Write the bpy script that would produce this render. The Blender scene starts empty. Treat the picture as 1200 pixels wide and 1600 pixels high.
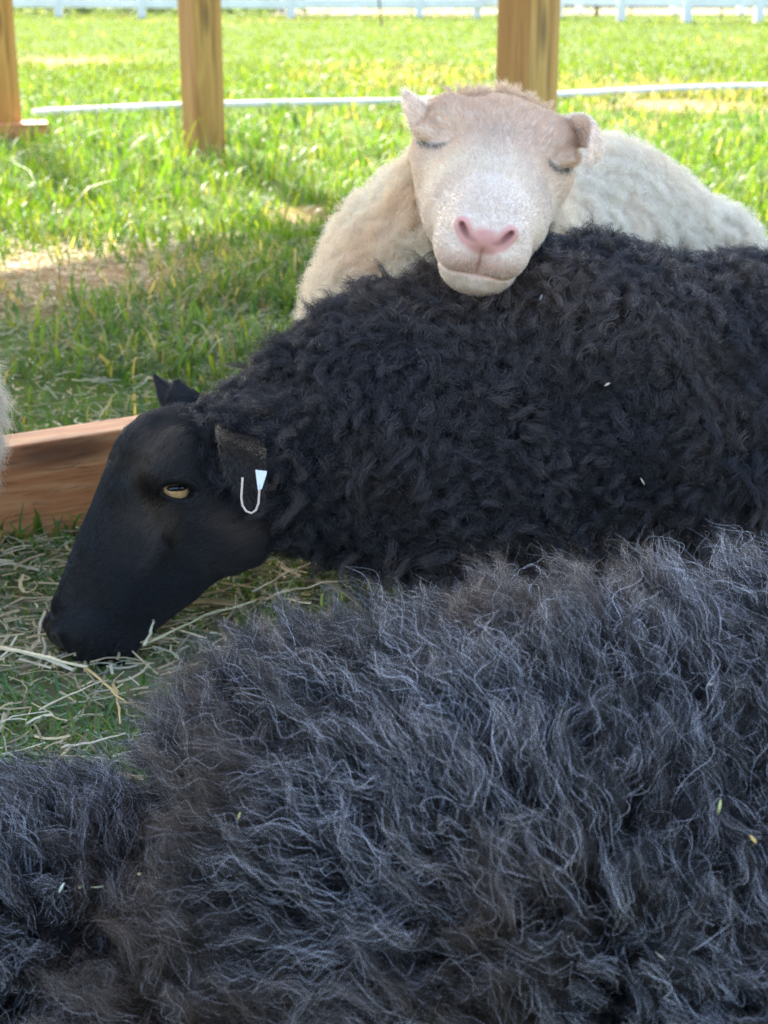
import bpy, math, random
import numpy as np
from mathutils import Vector, Matrix

random.seed(7)
rng = np.random.default_rng(11)
S = bpy.context.scene
COL = S.collection
R_ = math.radians

# ------------------------------------------------------------------ camera
FPX = 2400.0                      # focal length in pixels of the 1200x1600 photograph
TILT = math.atan(830/2400)
CH = 0.73
cam_d = bpy.data.cameras.new('camera')
cam = bpy.data.objects.new('camera', cam_d); COL.objects.link(cam)
cam.location = (0, 0, CH)
cam.rotation_euler = (math.pi/2 - TILT, 0, 0)
cam_d.sensor_fit = 'VERTICAL'
cam_d.sensor_height = 36.0
cam_d.lens = 36.0*FPX/1600.0
cam_d.clip_start = 0.02
cam_d.clip_end = 600
cam_d.dof.use_dof = True
cam_d.dof.focus_distance = 1.38
cam_d.dof.aperture_fstop = 10.5
S.camera = cam

# ------------------------------------------------------------------ light
SUN_H = np.array([-0.33, 0.94]); SUN_H /= np.linalg.norm(SUN_H)   # horizontal direction towards the sun
SUN_EL = R_(42)
w = bpy.data.worlds.new('World'); S.world = w; w.use_nodes = True
wn = w.node_tree.nodes; wl = w.node_tree.links
bg = wn['Background']
sky = wn.new('ShaderNodeTexSky'); sky.sky_type = 'NISHITA'; sky.sun_disc = False
sky.sun_elevation = SUN_EL
sky.air_density = 1.0; sky.dust_density = 3.3; sky.ozone_density = 0.8
sky.sun_rotation = math.atan2(SUN_H[0], SUN_H[1])
wl.new(sky.outputs[0], bg.inputs[0]); bg.inputs[1].default_value = 0.15
sl = bpy.data.lights.new('sun', 'SUN'); sl.energy = 3.1; sl.angle = R_(0.53); sl.color = (1, .94, .84)
sun = bpy.data.objects.new('sun', sl); COL.objects.link(sun)
to_sun = Vector((SUN_H[0]*math.cos(SUN_EL), SUN_H[1]*math.cos(SUN_EL), math.sin(SUN_EL)))
sun.rotation_euler = to_sun.to_track_quat('Z', 'Y').to_euler()
sun.location = (-4, 8, 8)
S.view_settings.view_transform = 'Standard'; S.view_settings.look = 'None'
S.view_settings.gamma = 1; S.view_settings.exposure = 2.45
S.cycles_curves.shape = 'RIBBONS' if hasattr(S, 'cycles_curves') else None
S.cycles.max_bounces = 12
S.cycles.diffuse_bounces = 7
S.cycles.glossy_bounces = 2
S.cycles.transmission_bounces = 7
S.cycles.use_denoising = True
S.cycles.denoising_input_passes = 'RGB_ALBEDO_NORMAL'
S.cycles.denoising_prefilter = 'NONE'

# ------------------------------------------------------------------ helpers
cF = np.array([0, math.cos(TILT), -math.sin(TILT)])
cU = np.array([0, math.sin(TILT), math.cos(TILT)])
cR = np.array([1.0, 0, 0])
cC = np.array([0, 0, CH])

def P(px, py, d):
    """world point seen at a pixel of the photograph, d + 0.69 metres in front of the camera"""
    d = d+.69
    return cC + d*(cF + cR*(px-600)/FPX + cU*(800-py)/FPX)

def PN(px, py, d): return P(px, py, d-.19)

def G(px, py, z=0.0):
    """world point on the level z seen at a pixel"""
    v = cF + cR*(px-600)/FPX + cU*(800-py)/FPX
    return cC + v*((z-CH)/v[2])

def nrm(v):
    v = np.asarray(v, float)
    return v/np.maximum(np.linalg.norm(v, axis=-1, keepdims=True), 1e-9)

def tag(o, label=None, cat=None, group=None, kind=None):
    if label: o['label'] = label
    if cat: o['category'] = cat
    if group: o['group'] = group
    if kind: o['kind'] = kind
    return o

def empty(name, loc):
    o = bpy.data.objects.new(name, None); COL.objects.link(o)
    o.location = loc; o.empty_display_size = 0.05
    return o

def link(name, data, parent=None, mat=None):
    o = bpy.data.objects.new(name, data); COL.objects.link(o)
    if parent is not None:
        o.parent = parent
        o.matrix_parent_inverse = Matrix.Translation(-Vector(parent.location))
    if mat is not None:
        data.materials.append(mat)
    return o

def fast_mesh(name, v, faces, smooth=True, cols=None):
    """faces: list of int arrays (n,k), k = 3 or 4"""
    me = bpy.data.meshes.new(name)
    v = np.ascontiguousarray(v, dtype=np.float32)
    me.vertices.add(len(v)); me.vertices.foreach_set('co', v.ravel())
    faces = [np.asarray(f, dtype=np.int32) for f in faces if len(f)]
    loops = np.concatenate([f.ravel() for f in faces])
    tot = np.concatenate([np.full(len(f), f.shape[1], np.int32) for f in faces])
    start = np.concatenate([[0], np.cumsum(tot)[:-1]]).astype(np.int32)
    me.loops.add(len(loops)); me.loops.foreach_set('vertex_index', loops)
    me.polygons.add(len(tot)); me.polygons.foreach_set('loop_start', start)
    me.polygons.foreach_set('loop_total', tot)
    me.update(calc_edges=True)
    me.polygons.foreach_set('use_smooth', np.full(len(tot), bool(smooth)))
    if cols is not None:
        a = me.attributes.new('col', 'FLOAT_COLOR', 'POINT')
        c4 = np.ones((len(v), 4), np.float32); c4[:, :3] = cols
        a.data.foreach_set('color', c4.ravel())
    me.update()
    return me

def box_mesh(name, size, bevel=0.004, seg=2):
    import bmesh
    bm = bmesh.new(); bmesh.ops.create_cube(bm, size=1)
    bmesh.ops.scale(bm, vec=size, verts=bm.verts)
    if bevel:
        bmesh.ops.bevel(bm, geom=bm.edges[:], offset=bevel, segments=seg, affect='EDGES', profile=.6)
    me = bpy.data.meshes.new(name); bm.to_mesh(me); bm.free()
    return me

def tube(pts, rad, n=8, flat=1.0, up=(0, 0, 1)):
    """swept tube: verts, quads"""
    pts = np.asarray(pts, float); m = len(pts)
    rad = np.broadcast_to(np.asarray(rad, float), (m,))
    t = nrm(np.gradient(pts, axis=0))
    up = np.asarray(up, float)
    a = nrm(np.cross(t, up) + 1e-6); b = np.cross(a, t)
    th = np.linspace(0, 2*np.pi, n, endpoint=False)
    v = pts[:, None] + rad[:, None, None]*(np.cos(th)[None, :, None]*a[:, None] + flat*np.sin(th)[None, :, None]*b[:, None])
    v = np.concatenate([v.reshape(-1, 3), pts[:1], pts[-1:]])
    q = []
    i = np.arange(n); j = (i+1) % n
    for k in range(m-1):
        q.append(np.stack([k*n+i, k*n+j, (k+1)*n+j, (k+1)*n+i], 1))
    q = np.concatenate(q)
    tri = np.concatenate([np.stack([np.full(n, m*n), j, i], 1), np.stack([np.full(n, m*n+1), (m-1)*n+i, (m-1)*n+j], 1)])
    return v, q, tri

# value noise ---------------------------------------------------------
_perm = rng.random((64, 64, 64)).astype(np.float32)
def vnoise(p):
    p = np.asarray(p, np.float64)
    i = np.floor(p).astype(np.int64); f = p-i; f = f*f*(3-2*f)
    r = 0
    for dx in (0, 1):
        wx = f[..., 0] if dx else 1-f[..., 0]
        for dy in (0, 1):
            wy = f[..., 1] if dy else 1-f[..., 1]
            for dz in (0, 1):
                wz = f[..., 2] if dz else 1-f[..., 2]
                r = r + wx*wy*wz*_perm[(i[..., 0]+dx) & 63, (i[..., 1]+dy) & 63, (i[..., 2]+dz) & 63]
    return r*2-1
def fbm(p, o=3):
    s = 0; a = .5
    p = np.asarray(p, float)
    for k in range(o):
        s = s+a*vnoise(p*(2**k)+17.3*k); a *= .5
    return s

# materials -----------------------------------------------------------
def new_mat(name):
    m = bpy.data.materials.new(name); m.use_nodes = True
    return m, m.node_tree.nodes, m.node_tree.links

def noise_mat(name, c1, c2, scale=8, rough=.7, bump=.0, detail=6, stretch=None, c3=None, bscale=None, spec=.3):
    m, n, l = new_mat(name); b = n['Principled BSDF']
    tc = n.new('ShaderNodeTexCoord'); mp = n.new('ShaderNodeMapping')
    if stretch: mp.inputs['Scale'].default_value = stretch
    l.new(tc.outputs['Object'], mp.inputs[0])
    t = n.new('ShaderNodeTexNoise'); t.inputs['Scale'].default_value = scale; t.inputs['Detail'].default_value = detail
    l.new(mp.outputs[0], t.inputs[0])
    r = n.new('ShaderNodeValToRGB'); r.color_ramp.elements[0].position = .32; r.color_ramp.elements[1].position = .68
    r.color_ramp.elements[0].color = (*c1, 1); r.color_ramp.elements[1].color = (*c2, 1)
    if c3 is not None:
        e = r.color_ramp.elements.new(.5); e.color = (*c3, 1)
    l.new(t.outputs[0], r.inputs[0]); l.new(r.outputs[0], b.inputs['Base Color'])
    b.inputs['Roughness'].default_value = rough; b.inputs['Specular IOR Level'].default_value = spec
    if bump:
        bp = n.new('ShaderNodeBump'); bp.inputs['Strength'].default_value = bump; bp.inputs['Distance'].default_value = .01
        t2 = n.new('ShaderNodeTexNoise'); t2.inputs['Scale'].default_value = bscale or scale*3; t2.inputs['Detail'].default_value = 8
        l.new(mp.outputs[0], t2.inputs[0]); l.new(t2.outputs[0], bp.inputs['Height']); l.new(bp.outputs[0], b.inputs['Normal'])
    return m

def wood_mat(name, ca, cb, cc, axis='Z', sc=14, shade_tint=None):
    """sawn softwood: long grain bands, fine fibres, a few knots and dark checks"""
    m, n, l = new_mat(name); b = n['Principled BSDF']
    tc = n.new('ShaderNodeTexCoord'); mp = n.new('ShaderNodeMapping')
    st = {'Z': (1, 1, .055), 'X': (.10, 1, 1)}[axis]
    mp.inputs['Scale'].default_value = st
    l.new(tc.outputs['Object'], mp.inputs[0])
    t = n.new('ShaderNodeTexNoise'); t.inputs['Scale'].default_value = sc; t.inputs['Detail'].default_value = 3; t.inputs['Distortion'].default_value = .6
    l.new(mp.outputs[0], t.inputs[0])
    wv = n.new('ShaderNodeMath'); wv.operation = 'MULTIPLY'; wv.inputs[1].default_value = 9
    l.new(t.outputs[0], wv.inputs[0])
    fr = n.new('ShaderNodeMath'); fr.operation = 'PINGPONG'; fr.inputs[1].default_value = 1
    l.new(wv.outputs[0], fr.inputs[0])
    r = n.new('ShaderNodeValToRGB')
    r.color_ramp.elements[0].position = .1; r.color_ramp.elements[0].color = (*ca, 1)
    r.color_ramp.elements[1].position = .95; r.color_ramp.elements[1].color = (*cb, 1)
    l.new(fr.outputs[0], r.inputs[0])
    f2 = n.new('ShaderNodeTexNoise'); f2.inputs['Scale'].default_value = sc*9; f2.inputs['Detail'].default_value = 4
    l.new(mp.outputs[0], f2.inputs[0])
    r2 = n.new('ShaderNodeValToRGB'); r2.color_ramp.elements[0].position = .56; r2.color_ramp.elements[1].position = .72
    r2.color_ramp.elements[0].color = (0, 0, 0, 1); r2.color_ramp.elements[1].color = (.75, .75, .75, 1)
    l.new(f2.outputs[0], r2.inputs[0])
    mx = n.new('ShaderNodeMix'); mx.data_type = 'RGBA'; mx.inputs['B'].default_value = (*cc, 1)
    l.new(r2.outputs[0], mx.inputs['Factor']); l.new(r.outputs[0], mx.inputs['A'])
    out = mx.outputs['Result']
    mk = n.new('ShaderNodeMapping'); mk.inputs['Scale'].default_value = {'Z': (9, 9, 2.2), 'X': (2.2, 9, 9)}[axis]
    l.new(tc.outputs['Object'], mk.inputs[0])
    vo = n.new('ShaderNodeTexVoronoi'); vo.inputs['Scale'].default_value = 1.0; l.new(mk.outputs[0], vo.inputs[0])
    kr = n.new('ShaderNodeMapRange'); kr.inputs['From Min'].default_value = .10; kr.inputs['From Max'].default_value = .24; kr.inputs['To Min'].default_value = .75; kr.inputs['To Max'].default_value = 0
    l.new(vo.outputs['Distance'], kr.inputs['Value'])
    ms_ = n.new('ShaderNodeMapping'); ms_.inputs['Scale'].default_value = {'Z': (30, 30, 1.2), 'X': (1.2, 30, 30)}[axis]
    l.new(tc.outputs['Object'], ms_.inputs[0])
    sn = n.new('ShaderNodeTexNoise'); sn.inputs['Scale'].default_value = 1.6; sn.inputs['Detail'].default_value = 5; l.new(ms_.outputs[0], sn.inputs[0])
    sr = n.new('ShaderNodeMapRange'); sr.inputs['From Min'].default_value = .58; sr.inputs['From Max'].default_value = .70; sr.inputs['To Max'].default_value = .7
    l.new(sn.outputs[0], sr.inputs['Value'])
    mxx = n.new('ShaderNodeMath'); mxx.operation = 'MAXIMUM'; l.new(kr.outputs[0], mxx.inputs[0]); l.new(sr.outputs[0], mxx.inputs[1])
    m3 = n.new('ShaderNodeMix'); m3.data_type = 'RGBA'; m3.inputs['B'].default_value = (*[x*.45 for x in cc], 1)
    l.new(mxx.outputs[0], m3.inputs['Factor']); l.new(out, m3.inputs['A']); out = m3.outputs['Result']
    if shade_tint is not None:  # painted shade: one side made darker and redder, as if turned from the light
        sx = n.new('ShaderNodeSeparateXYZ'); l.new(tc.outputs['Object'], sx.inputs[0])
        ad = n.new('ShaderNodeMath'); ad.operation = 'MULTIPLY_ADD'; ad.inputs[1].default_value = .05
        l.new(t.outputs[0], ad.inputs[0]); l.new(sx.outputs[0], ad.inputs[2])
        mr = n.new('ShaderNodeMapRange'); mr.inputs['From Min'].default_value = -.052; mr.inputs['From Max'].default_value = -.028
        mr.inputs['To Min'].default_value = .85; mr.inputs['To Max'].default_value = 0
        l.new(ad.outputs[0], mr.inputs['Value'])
        m2 = n.new('ShaderNodeMix'); m2.data_type = 'RGBA'; m2.blend_type = 'MULTIPLY'; m2.inputs['B'].default_value = (*shade_tint, 1)
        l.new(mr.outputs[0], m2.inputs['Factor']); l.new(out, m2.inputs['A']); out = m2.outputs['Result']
    l.new(out, b.inputs['Base Color'])
    b.inputs['Roughness'].default_value = .62
    bp = n.new('ShaderNodeBump'); bp.inputs['Strength'].default_value = .35; bp.inputs['Distance'].default_value = .002
    l.new(f2.outputs[0], bp.inputs['Height']); l.new(bp.outputs[0], b.inputs['Normal'])
    return m

def attr_mat(name, rough=.6, spec=.3, trans=0.0, trans_tint=(1, 1, 1), sss=0.0, noise=0.0, nscale=60, bump=0.0):
    m, n, l = new_mat(name); b = n['Principled BSDF']
    a = n.new('ShaderNodeAttribute'); a.attribute_name = 'col'
    src = a.outputs['Color']
    if noise or bump:
        tc = n.new('ShaderNodeTexCoord'); t = n.new('ShaderNodeTexNoise'); t.inputs['Scale'].default_value = nscale; t.inputs['Detail'].default_value = 5
        l.new(tc.outputs['Object'], t.inputs[0])
    if noise:
        mr = n.new('ShaderNodeMapRange'); mr.inputs['To Min'].default_value = 1-noise; mr.inputs['To Max'].default_value = 1+noise
        l.new(t.outputs[0], mr.inputs['Value'])
        mx = n.new('ShaderNodeVectorMath'); mx.operation = 'SCALE'
        l.new(src, mx.inputs[0]); l.new(mr.outputs[0], mx.inputs['Scale']); src = mx.outputs[0]
    if bump:
        bp = n.new('ShaderNodeBump'); bp.inputs['Strength'].default_value = bump; bp.inputs['Distance'].default_value = .004
        l.new(t.outputs[0], bp.inputs['Height']); l.new(bp.outputs[0], b.inputs['Normal'])
    l.new(src, b.inputs['Base Color'])
    b.inputs['Roughness'].default_value = rough; b.inputs['Specular IOR Level'].default_value = spec
    if sss:
        b.inputs['Subsurface Weight'].default_value = sss; b.inputs['Subsurface Radius'].default_value = (.006, .0025, .0015)
        b.inputs['Subsurface Scale'].default_value = 1
    if trans:
        tr = n.new('ShaderNodeBsdfTranslucent')
        tm = n.new('ShaderNodeVectorMath'); tm.operation = 'MULTIPLY'; tm.inputs[1].default_value = trans_tint
        l.new(src, tm.inputs[0]); l.new(tm.outputs[0], tr.inputs[0])
        ms = n.new('ShaderNodeMixShader'); ms.inputs[0].default_value = trans
        l.new(b.outputs[0], ms.inputs[1]); l.new(tr.outputs[0], ms.inputs[2])
        l.new(ms.outputs[0], n['Material Output'].inputs[0])
    return m

def hair_mat(name, rough=.35, spec=.5, trans=.0):
    m, n, l = new_mat(name); b = n['Principled BSDF']
    a = n.new('ShaderNodeAttribute'); a.attribute_name = 'col'
    l.new(a.outputs['Color'], b.inputs['Base Color'])
    b.inputs['Roughness'].default_value = rough; b.inputs['Specular IOR Level'].default_value = spec
    if trans:
        tr = n.new('ShaderNodeBsdfTranslucent'); l.new(a.outputs['Color'], tr.inputs[0])
        ms = n.new('ShaderNodeMixShader'); ms.inputs[0].default_value = trans
        l.new(b.outputs[0], ms.inputs[1]); l.new(tr.outputs[0], ms.inputs[2])
        l.new(ms.outputs[0], n['Material Output'].inputs[0])
    return m

# signed distance modelling ------------------------------------------
def smin(a, b, k):
    h = np.clip(.5+.5*(b-a)/k, 0, 1)
    return b*(1-h)+a*h-k*h*(1-h)
def smax(a, b, k):
    return -smin(-a, -b, k)
def sd_ell(p, c, r, M=None):
    q = p-np.asarray(c, np.float32)
    if M is not None: q = q@np.asarray(M, np.float32)
    r = np.asarray(r, np.float32)
    k0 = np.linalg.norm(q/r, axis=-1); k1 = np.linalg.norm(q/(r*r), axis=-1)
    return k0*(k0-1)/np.maximum(k1, 1e-6)
def sd_cone(p, a, b, ra, rb):
    a = np.asarray(a, np.float32); b = np.asarray(b, np.float32)
    ab = b-a; t = np.clip(((p-a)@ab)/np.dot(ab, ab), 0, 1)
    return np.linalg.norm(p-a-t[..., None]*ab, axis=-1)-(ra+(rb-ra)*t)

def surface_nets(f, lo, hi, h):
    lo = np.asarray(lo, float); hi = np.asarray(hi, float)
    n = np.ceil((hi-lo)/h).astype(int)+1
    ax = [lo[i]+h*np.arange(n[i]) for i in range(3)]
    D = np.empty(n, np.float32)
    for i in range(0, n[0], 16):                      # slabs keep memory low
        g = np.stack(np.meshgrid(ax[0][i:i+16], ax[1], ax[2], indexing='ij'), -1).astype(np.float32)
        D[i:i+16] = f(g)
    s = D < 0
    c = [s[dx:n[0]-1+dx, dy:n[1]-1+dy, dz:n[2]-1+dz] for dx in (0, 1) for dy in (0, 1) for dz in (0, 1)]
    cnt = sum(x.astype(np.int8) for x in c)
    act = (cnt > 0) & (cnt < 8)
    idx = np.full(act.shape, -1, np.int64); cells = np.argwhere(act); idx[act] = np.arange(len(cells))
    acc = np.zeros((len(cells), 3)); num = np.zeros(len(cells))
    offs = [(dx, dy, dz) for dx in (0, 1) for dy in (0, 1) for dz in (0, 1)]
    for a in range(8):
        for b in range(a+1, 8):
            oa, ob = np.array(offs[a]), np.array(offs[b])
            if np.abs(oa-ob).sum() != 1: continue
            va = D[tuple((cells+oa).T)]; vb = D[tuple((cells+ob).T)]
            m = (va < 0) != (vb < 0)
            t = np.where(m, va/np.where(m, va-vb, 1), 0)
            acc += np.where(m[:, None], oa+(ob-oa)*t[:, None], 0); num += m
    V = lo+h*(cells+acc/num[:, None])
    F = []
    for axs in range(3):
        b_, c_ = [(1, 2), (2, 0), (0, 1)][axs]
        sl0 = [slice(1, -1)]*3; sl0[axs] = slice(0, n[axs]-1)
        sl1 = list(sl0); sl1[axs] = slice(1, n[axs])
        s0 = s[tuple(sl0)]; s1 = s[tuple(sl1)]
        for flip in (False, True):
            e = np.argwhere(s0 & ~s1 if not flip else ~s0 & s1)
            if not len(e): continue
            base = e.copy()
            for k in range(3):
                if k != axs: base[:, k] += 1
            eb = np.zeros(3, int); eb[b_] = 1; ec = np.zeros(3, int); ec[c_] = 1
            q = np.stack([idx[tuple((base-eb-ec).T)], idx[tuple((base-ec).T)], idx[tuple(base.T)], idx[tuple((base-eb).T)]], 1)
            F.append(q if not flip else q[:, ::-1])
    F = np.concatenate(F)
    return V, F

def smooth_verts(V, F, it=2):
    E = np.concatenate([F[:, [0, 1]], F[:, [1, 2]], F[:, [2, 3]], F[:, [3, 0]]])
    for _ in range(it):
        a = np.zeros_like(V); c = np.zeros(len(V))
        np.add.at(a, E[:, 0], V[E[:, 1]]); np.add.at(c, E[:, 0], 1)
        np.add.at(a, E[:, 1], V[E[:, 0]]); np.add.at(c, E[:, 1], 1)
        V = .5*V+.5*a/c[:, None]
    return V

def vert_normals(V, F):
    fn = np.cross(V[F[:, 2]]-V[F[:, 0]], V[F[:, 3]]-V[F[:, 1]])
    N = np.zeros_like(V)
    for k in range(4): np.add.at(N, F[:, k], fn)
    return nrm(N)

def scatter(V, F, N, n, weight=None):
    """random points on a quad mesh: positions, normals; weight per face multiplies the area"""
    T = np.concatenate([F[:, [0, 1, 2]], F[:, [0, 2, 3]]])
    A = np.linalg.norm(np.cross(V[T[:, 1]]-V[T[:, 0]], V[T[:, 2]]-V[T[:, 0]]), axis=1)
    if weight is not None: A = A*np.concatenate([weight, weight])
    k = rng.choice(len(T), n, p=A/A.sum())
    u = rng.random((n, 2)); f = u.sum(1) > 1; u[f] = 1-u[f]
    w3 = np.stack([1-u.sum(1), u[:, 0], u[:, 1]], 1)
    p = (V[T[k]]*w3[..., None]).sum(1); q = nrm((N[T[k]]*w3[..., None]).sum(1))
    return p, q

def thin(p, q, s):
    """keep about one point per cell of size s: even cover without clumps"""
    k = np.floor(p/s+rng.random(3)).astype(np.int64)
    _, i = np.unique(k[:, 0]*73856093 ^ k[:, 1]*19349663 ^ k[:, 2]*83492791, return_index=True)
    return p[i], q[i]

def view_weight(p, nv, far=.12, margin=120):
    """dense where the photograph looks, thin elsewhere"""
    d = (p-cC)@cF
    x = 600+FPX*((p-cC)@cR)/np.maximum(d, .05); y = 800-FPX*((p-cC)@cU)/np.maximum(d, .05)
    seen = (x > -margin) & (x < 1200+margin) & (y > -margin) & (y < 1600+margin) & (d > .05)
    facing = (nrm(cC-p)*nv).sum(-1) > -.35
    return np.where(seen & facing, 1.0, far)

def make_curves(name, pos, radius, col, mat, parent, tip=.25):
    """pos (n,k,3), radius scalar or (n,), col (n,3): hair curves as one part"""
    n, k = pos.shape[:2]
    c = bpy.data.hair_curves.new(name)
    c.add_curves([k]*n)
    c.points.foreach_set('position', np.ascontiguousarray(pos, np.float32).ravel())
    prof = 1-(1-tip)*np.linspace(0, 1, k)**1.5
    r = np.broadcast_to(np.asarray(radius, np.float32).reshape(-1, 1), (n, 1))*prof[None]
    c.points.foreach_set('radius', np.ascontiguousarray(r, np.float32).ravel())
    a = c.attributes.new('col', 'FLOAT_COLOR', 'CURVE')
    c4 = np.ones((n, 4), np.float32); c4[:, :3] = col
    a.data.foreach_set('color', c4.ravel())
    o = link(name, c, parent, mat)
    return o

def tangents(nv):
    h = np.where(np.abs(nv[:, 2:3]) < .9, np.array([[0, 0, 1.]]), np.array([[1., 0, 0]]))
    a = nrm(np.cross(nv, h)); return a, np.cross(nv, a)

def wool(locks_p, locks_n, flow, per, K, length, spread, clump, bend, wave=(0., 1.), helix=(0., 1.), frizz=0., stray=.1, lvar=.25, grav=0.0, stray_len=1.0):
    """locks of wool: every lock has a spine that leaves along the normal and leans with the flow;
    its strands converge on the spine, share its crimp and add a little of their own"""
    M = len(locks_p)
    t = np.linspace(0, 1, K)
    L = length*(1+lvar*(rng.random(M)*2-1)) if np.ndim(length) == 0 else length*(1+lvar*(rng.random(M)*2-1))
    d0 = nrm(locks_n+.25*rng.normal(size=(M, 3)))
    d1 = nrm(flow+.35*rng.normal(size=(M, 3)))
    bt = bend*t
    dirs = nrm((1-bt)[None, :, None]*d0[:, None]+bt[None, :, None]*d1[:, None]+np.array([0, 0, -grav])*t[None, :, None]**2)
    spine = np.cumsum(dirs, 1)/K
    spine = spine-spine[:, :1]
    a, b = tangents(nrm(d0+d1))
    ph = rng.random(M)*6.28; fq = wave[1]*(.7+.6*rng.random(M))
    am = wave[0]*(.5+rng.random(M))
    wv = am[:, None]*np.sin(6.28*fq[:, None]*t+ph[:, None])*np.sqrt(t)
    wv2 = am[:, None]*.6*np.sin(6.28*fq[:, None]*.8*t+ph[:, None]*2.3)*np.sqrt(t)
    hp = rng.random(M)*6.28; hf = helix[1]*(.7+.6*rng.random(M))*np.where(rng.random(M) < .5, -1, 1); hr = helix[0]*(.6+.8*rng.random(M))
    ramp = np.minimum(1, t*2.5)
    hx = hr[:, None]*np.cos(6.28*hf[:, None]*t+hp[:, None])*ramp
    hy = hr[:, None]*np.sin(6.28*hf[:, None]*t+hp[:, None])*ramp
    spine = spine*L[:, None, None]+(wv+hx)[..., None]*a[:, None]+(wv2+hy)[..., None]*b[:, None]
    # strands
    li = np.repeat(np.arange(M), per); n = len(li)
    off = rng.normal(size=(n, 2))*spread
    isstray = rng.random(n) < stray
    cl = np.where(isstray, rng.random(n)*.3-.5, clump*(.75+.4*rng.random(n)))
    sc = 1-cl[:, None]*t[None]**.8
    ta, tb = tangents(locks_n)
    lens = (.7+.4*rng.random(n))*np.where(isstray, stray_len, 1)
    pos = locks_p[li][:, None]+spine[li]*lens[:, None, None]
    pos += (off[:, 0:1]*sc)[..., None]*ta[li][:, None]+(off[:, 1:2]*sc)[..., None]*tb[li][:, None]
    if frizz:
        for comp, vec in ((0, a), (1, b)):
            ph2 = rng.random(n)*6.28; f2 = (1.2+2.6*rng.random(n)); am2 = frizz*(.3+rng.random(n)**2*1.6)*np.where(isstray, 2.0, 1)
            pos += ((am2[:, None]*np.sin(6.28*f2[:, None]*t+ph2[:, None]))*t[None]**.7)[..., None]*vec[li][:, None]
    return pos, li, isstray

# ================================================================== THE SETTING
M_soil = attr_mat('soil_material', rough=.95, spec=.05, noise=.45, nscale=14, bump=.8)
# ground: one sheet with gentle unevenness near the animals
def ground_z(x, y):
    p = np.stack([x*1.3, y*1.3, np.zeros_like(x)], -1)
    far = np.clip((y-3)/4, 0, 1)
    return .012*fbm(p, 2)*(1-far*.3)-.012
# ------------------------------------------------------------------ pasture grass
def shade_u(x, y):
    return None
GC = [(.080, .20, .016), (.115, .25, .018), (.17, .27, .022), (.06, .155, .022), (.20, .27, .040)]
DRY = (.46, .40, .20)

def bare(x, y):
    """bare or strawy spots of the pasture, 0..1"""
    b = np.zeros_like(x)
    for (px, py, rx, ry) in ((80, 432, .50, .42), (95, 95, .6, .7), (1062, 162, .5, .5), (470, 332, .14, .2)):
        c = G(px, py)
        b = np.maximum(b, np.clip(1.4-np.hypot((x-c[0])/rx, (y-c[1])/ry), 0, 1))
    return b

def dry_amount(x, y):
    n = .5+.8*fbm(np.stack([x*.7, y*.35, 0*x+3], -1), 3)
    d = np.clip((n-.62)*2.2, 0, 1)*np.clip((y-4)/3, 0, 1)
    for (px, py, rx, ry) in ((640, 118, 1.0, 2.2), (1000, 140, 1.4, 1.6)):
        c = G(px, py); d = np.maximum(d, .8*np.clip(1.2-np.hypot((x-c[0])/rx, (y-c[1])/ry), 0, 1))
    return d

gx = np.concatenate([-np.geomspace(300, 4, 22), np.linspace(-3.6, 3.6, 91), np.geomspace(4, 300, 22)])
gy = np.concatenate([[-60, -30, -12, -5], np.linspace(-2, 12, 150), np.geomspace(12.4, 500, 34)])
X, Y = np.meshgrid(gx, gy, indexing='ij')
Z = ground_z(X, Y)
nx, ny = X.shape
ii = (np.arange(nx-1)[:, None]*ny+np.arange(ny-1)[None]).ravel()
bm_ = np.clip(bare(X, Y)*1.5, 0, 1)[..., None]
hm = np.clip((2.15-Y)/.2, 0, 1)[..., None]
gc = np.array([.085, .125, .025])*(1-hm)+np.array([.26, .23, .13])*hm
gc = gc*(1-bm_)+np.array([.28, .18, .09])*bm_
me = fast_mesh('ground', np.stack([X, Y, Z], -1).reshape(-1, 3), [np.stack([ii, ii+ny, ii+ny+1, ii+1], 1)], True, gc.reshape(-1, 3))
tag(link('ground', me, None, M_soil), kind='structure')

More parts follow.
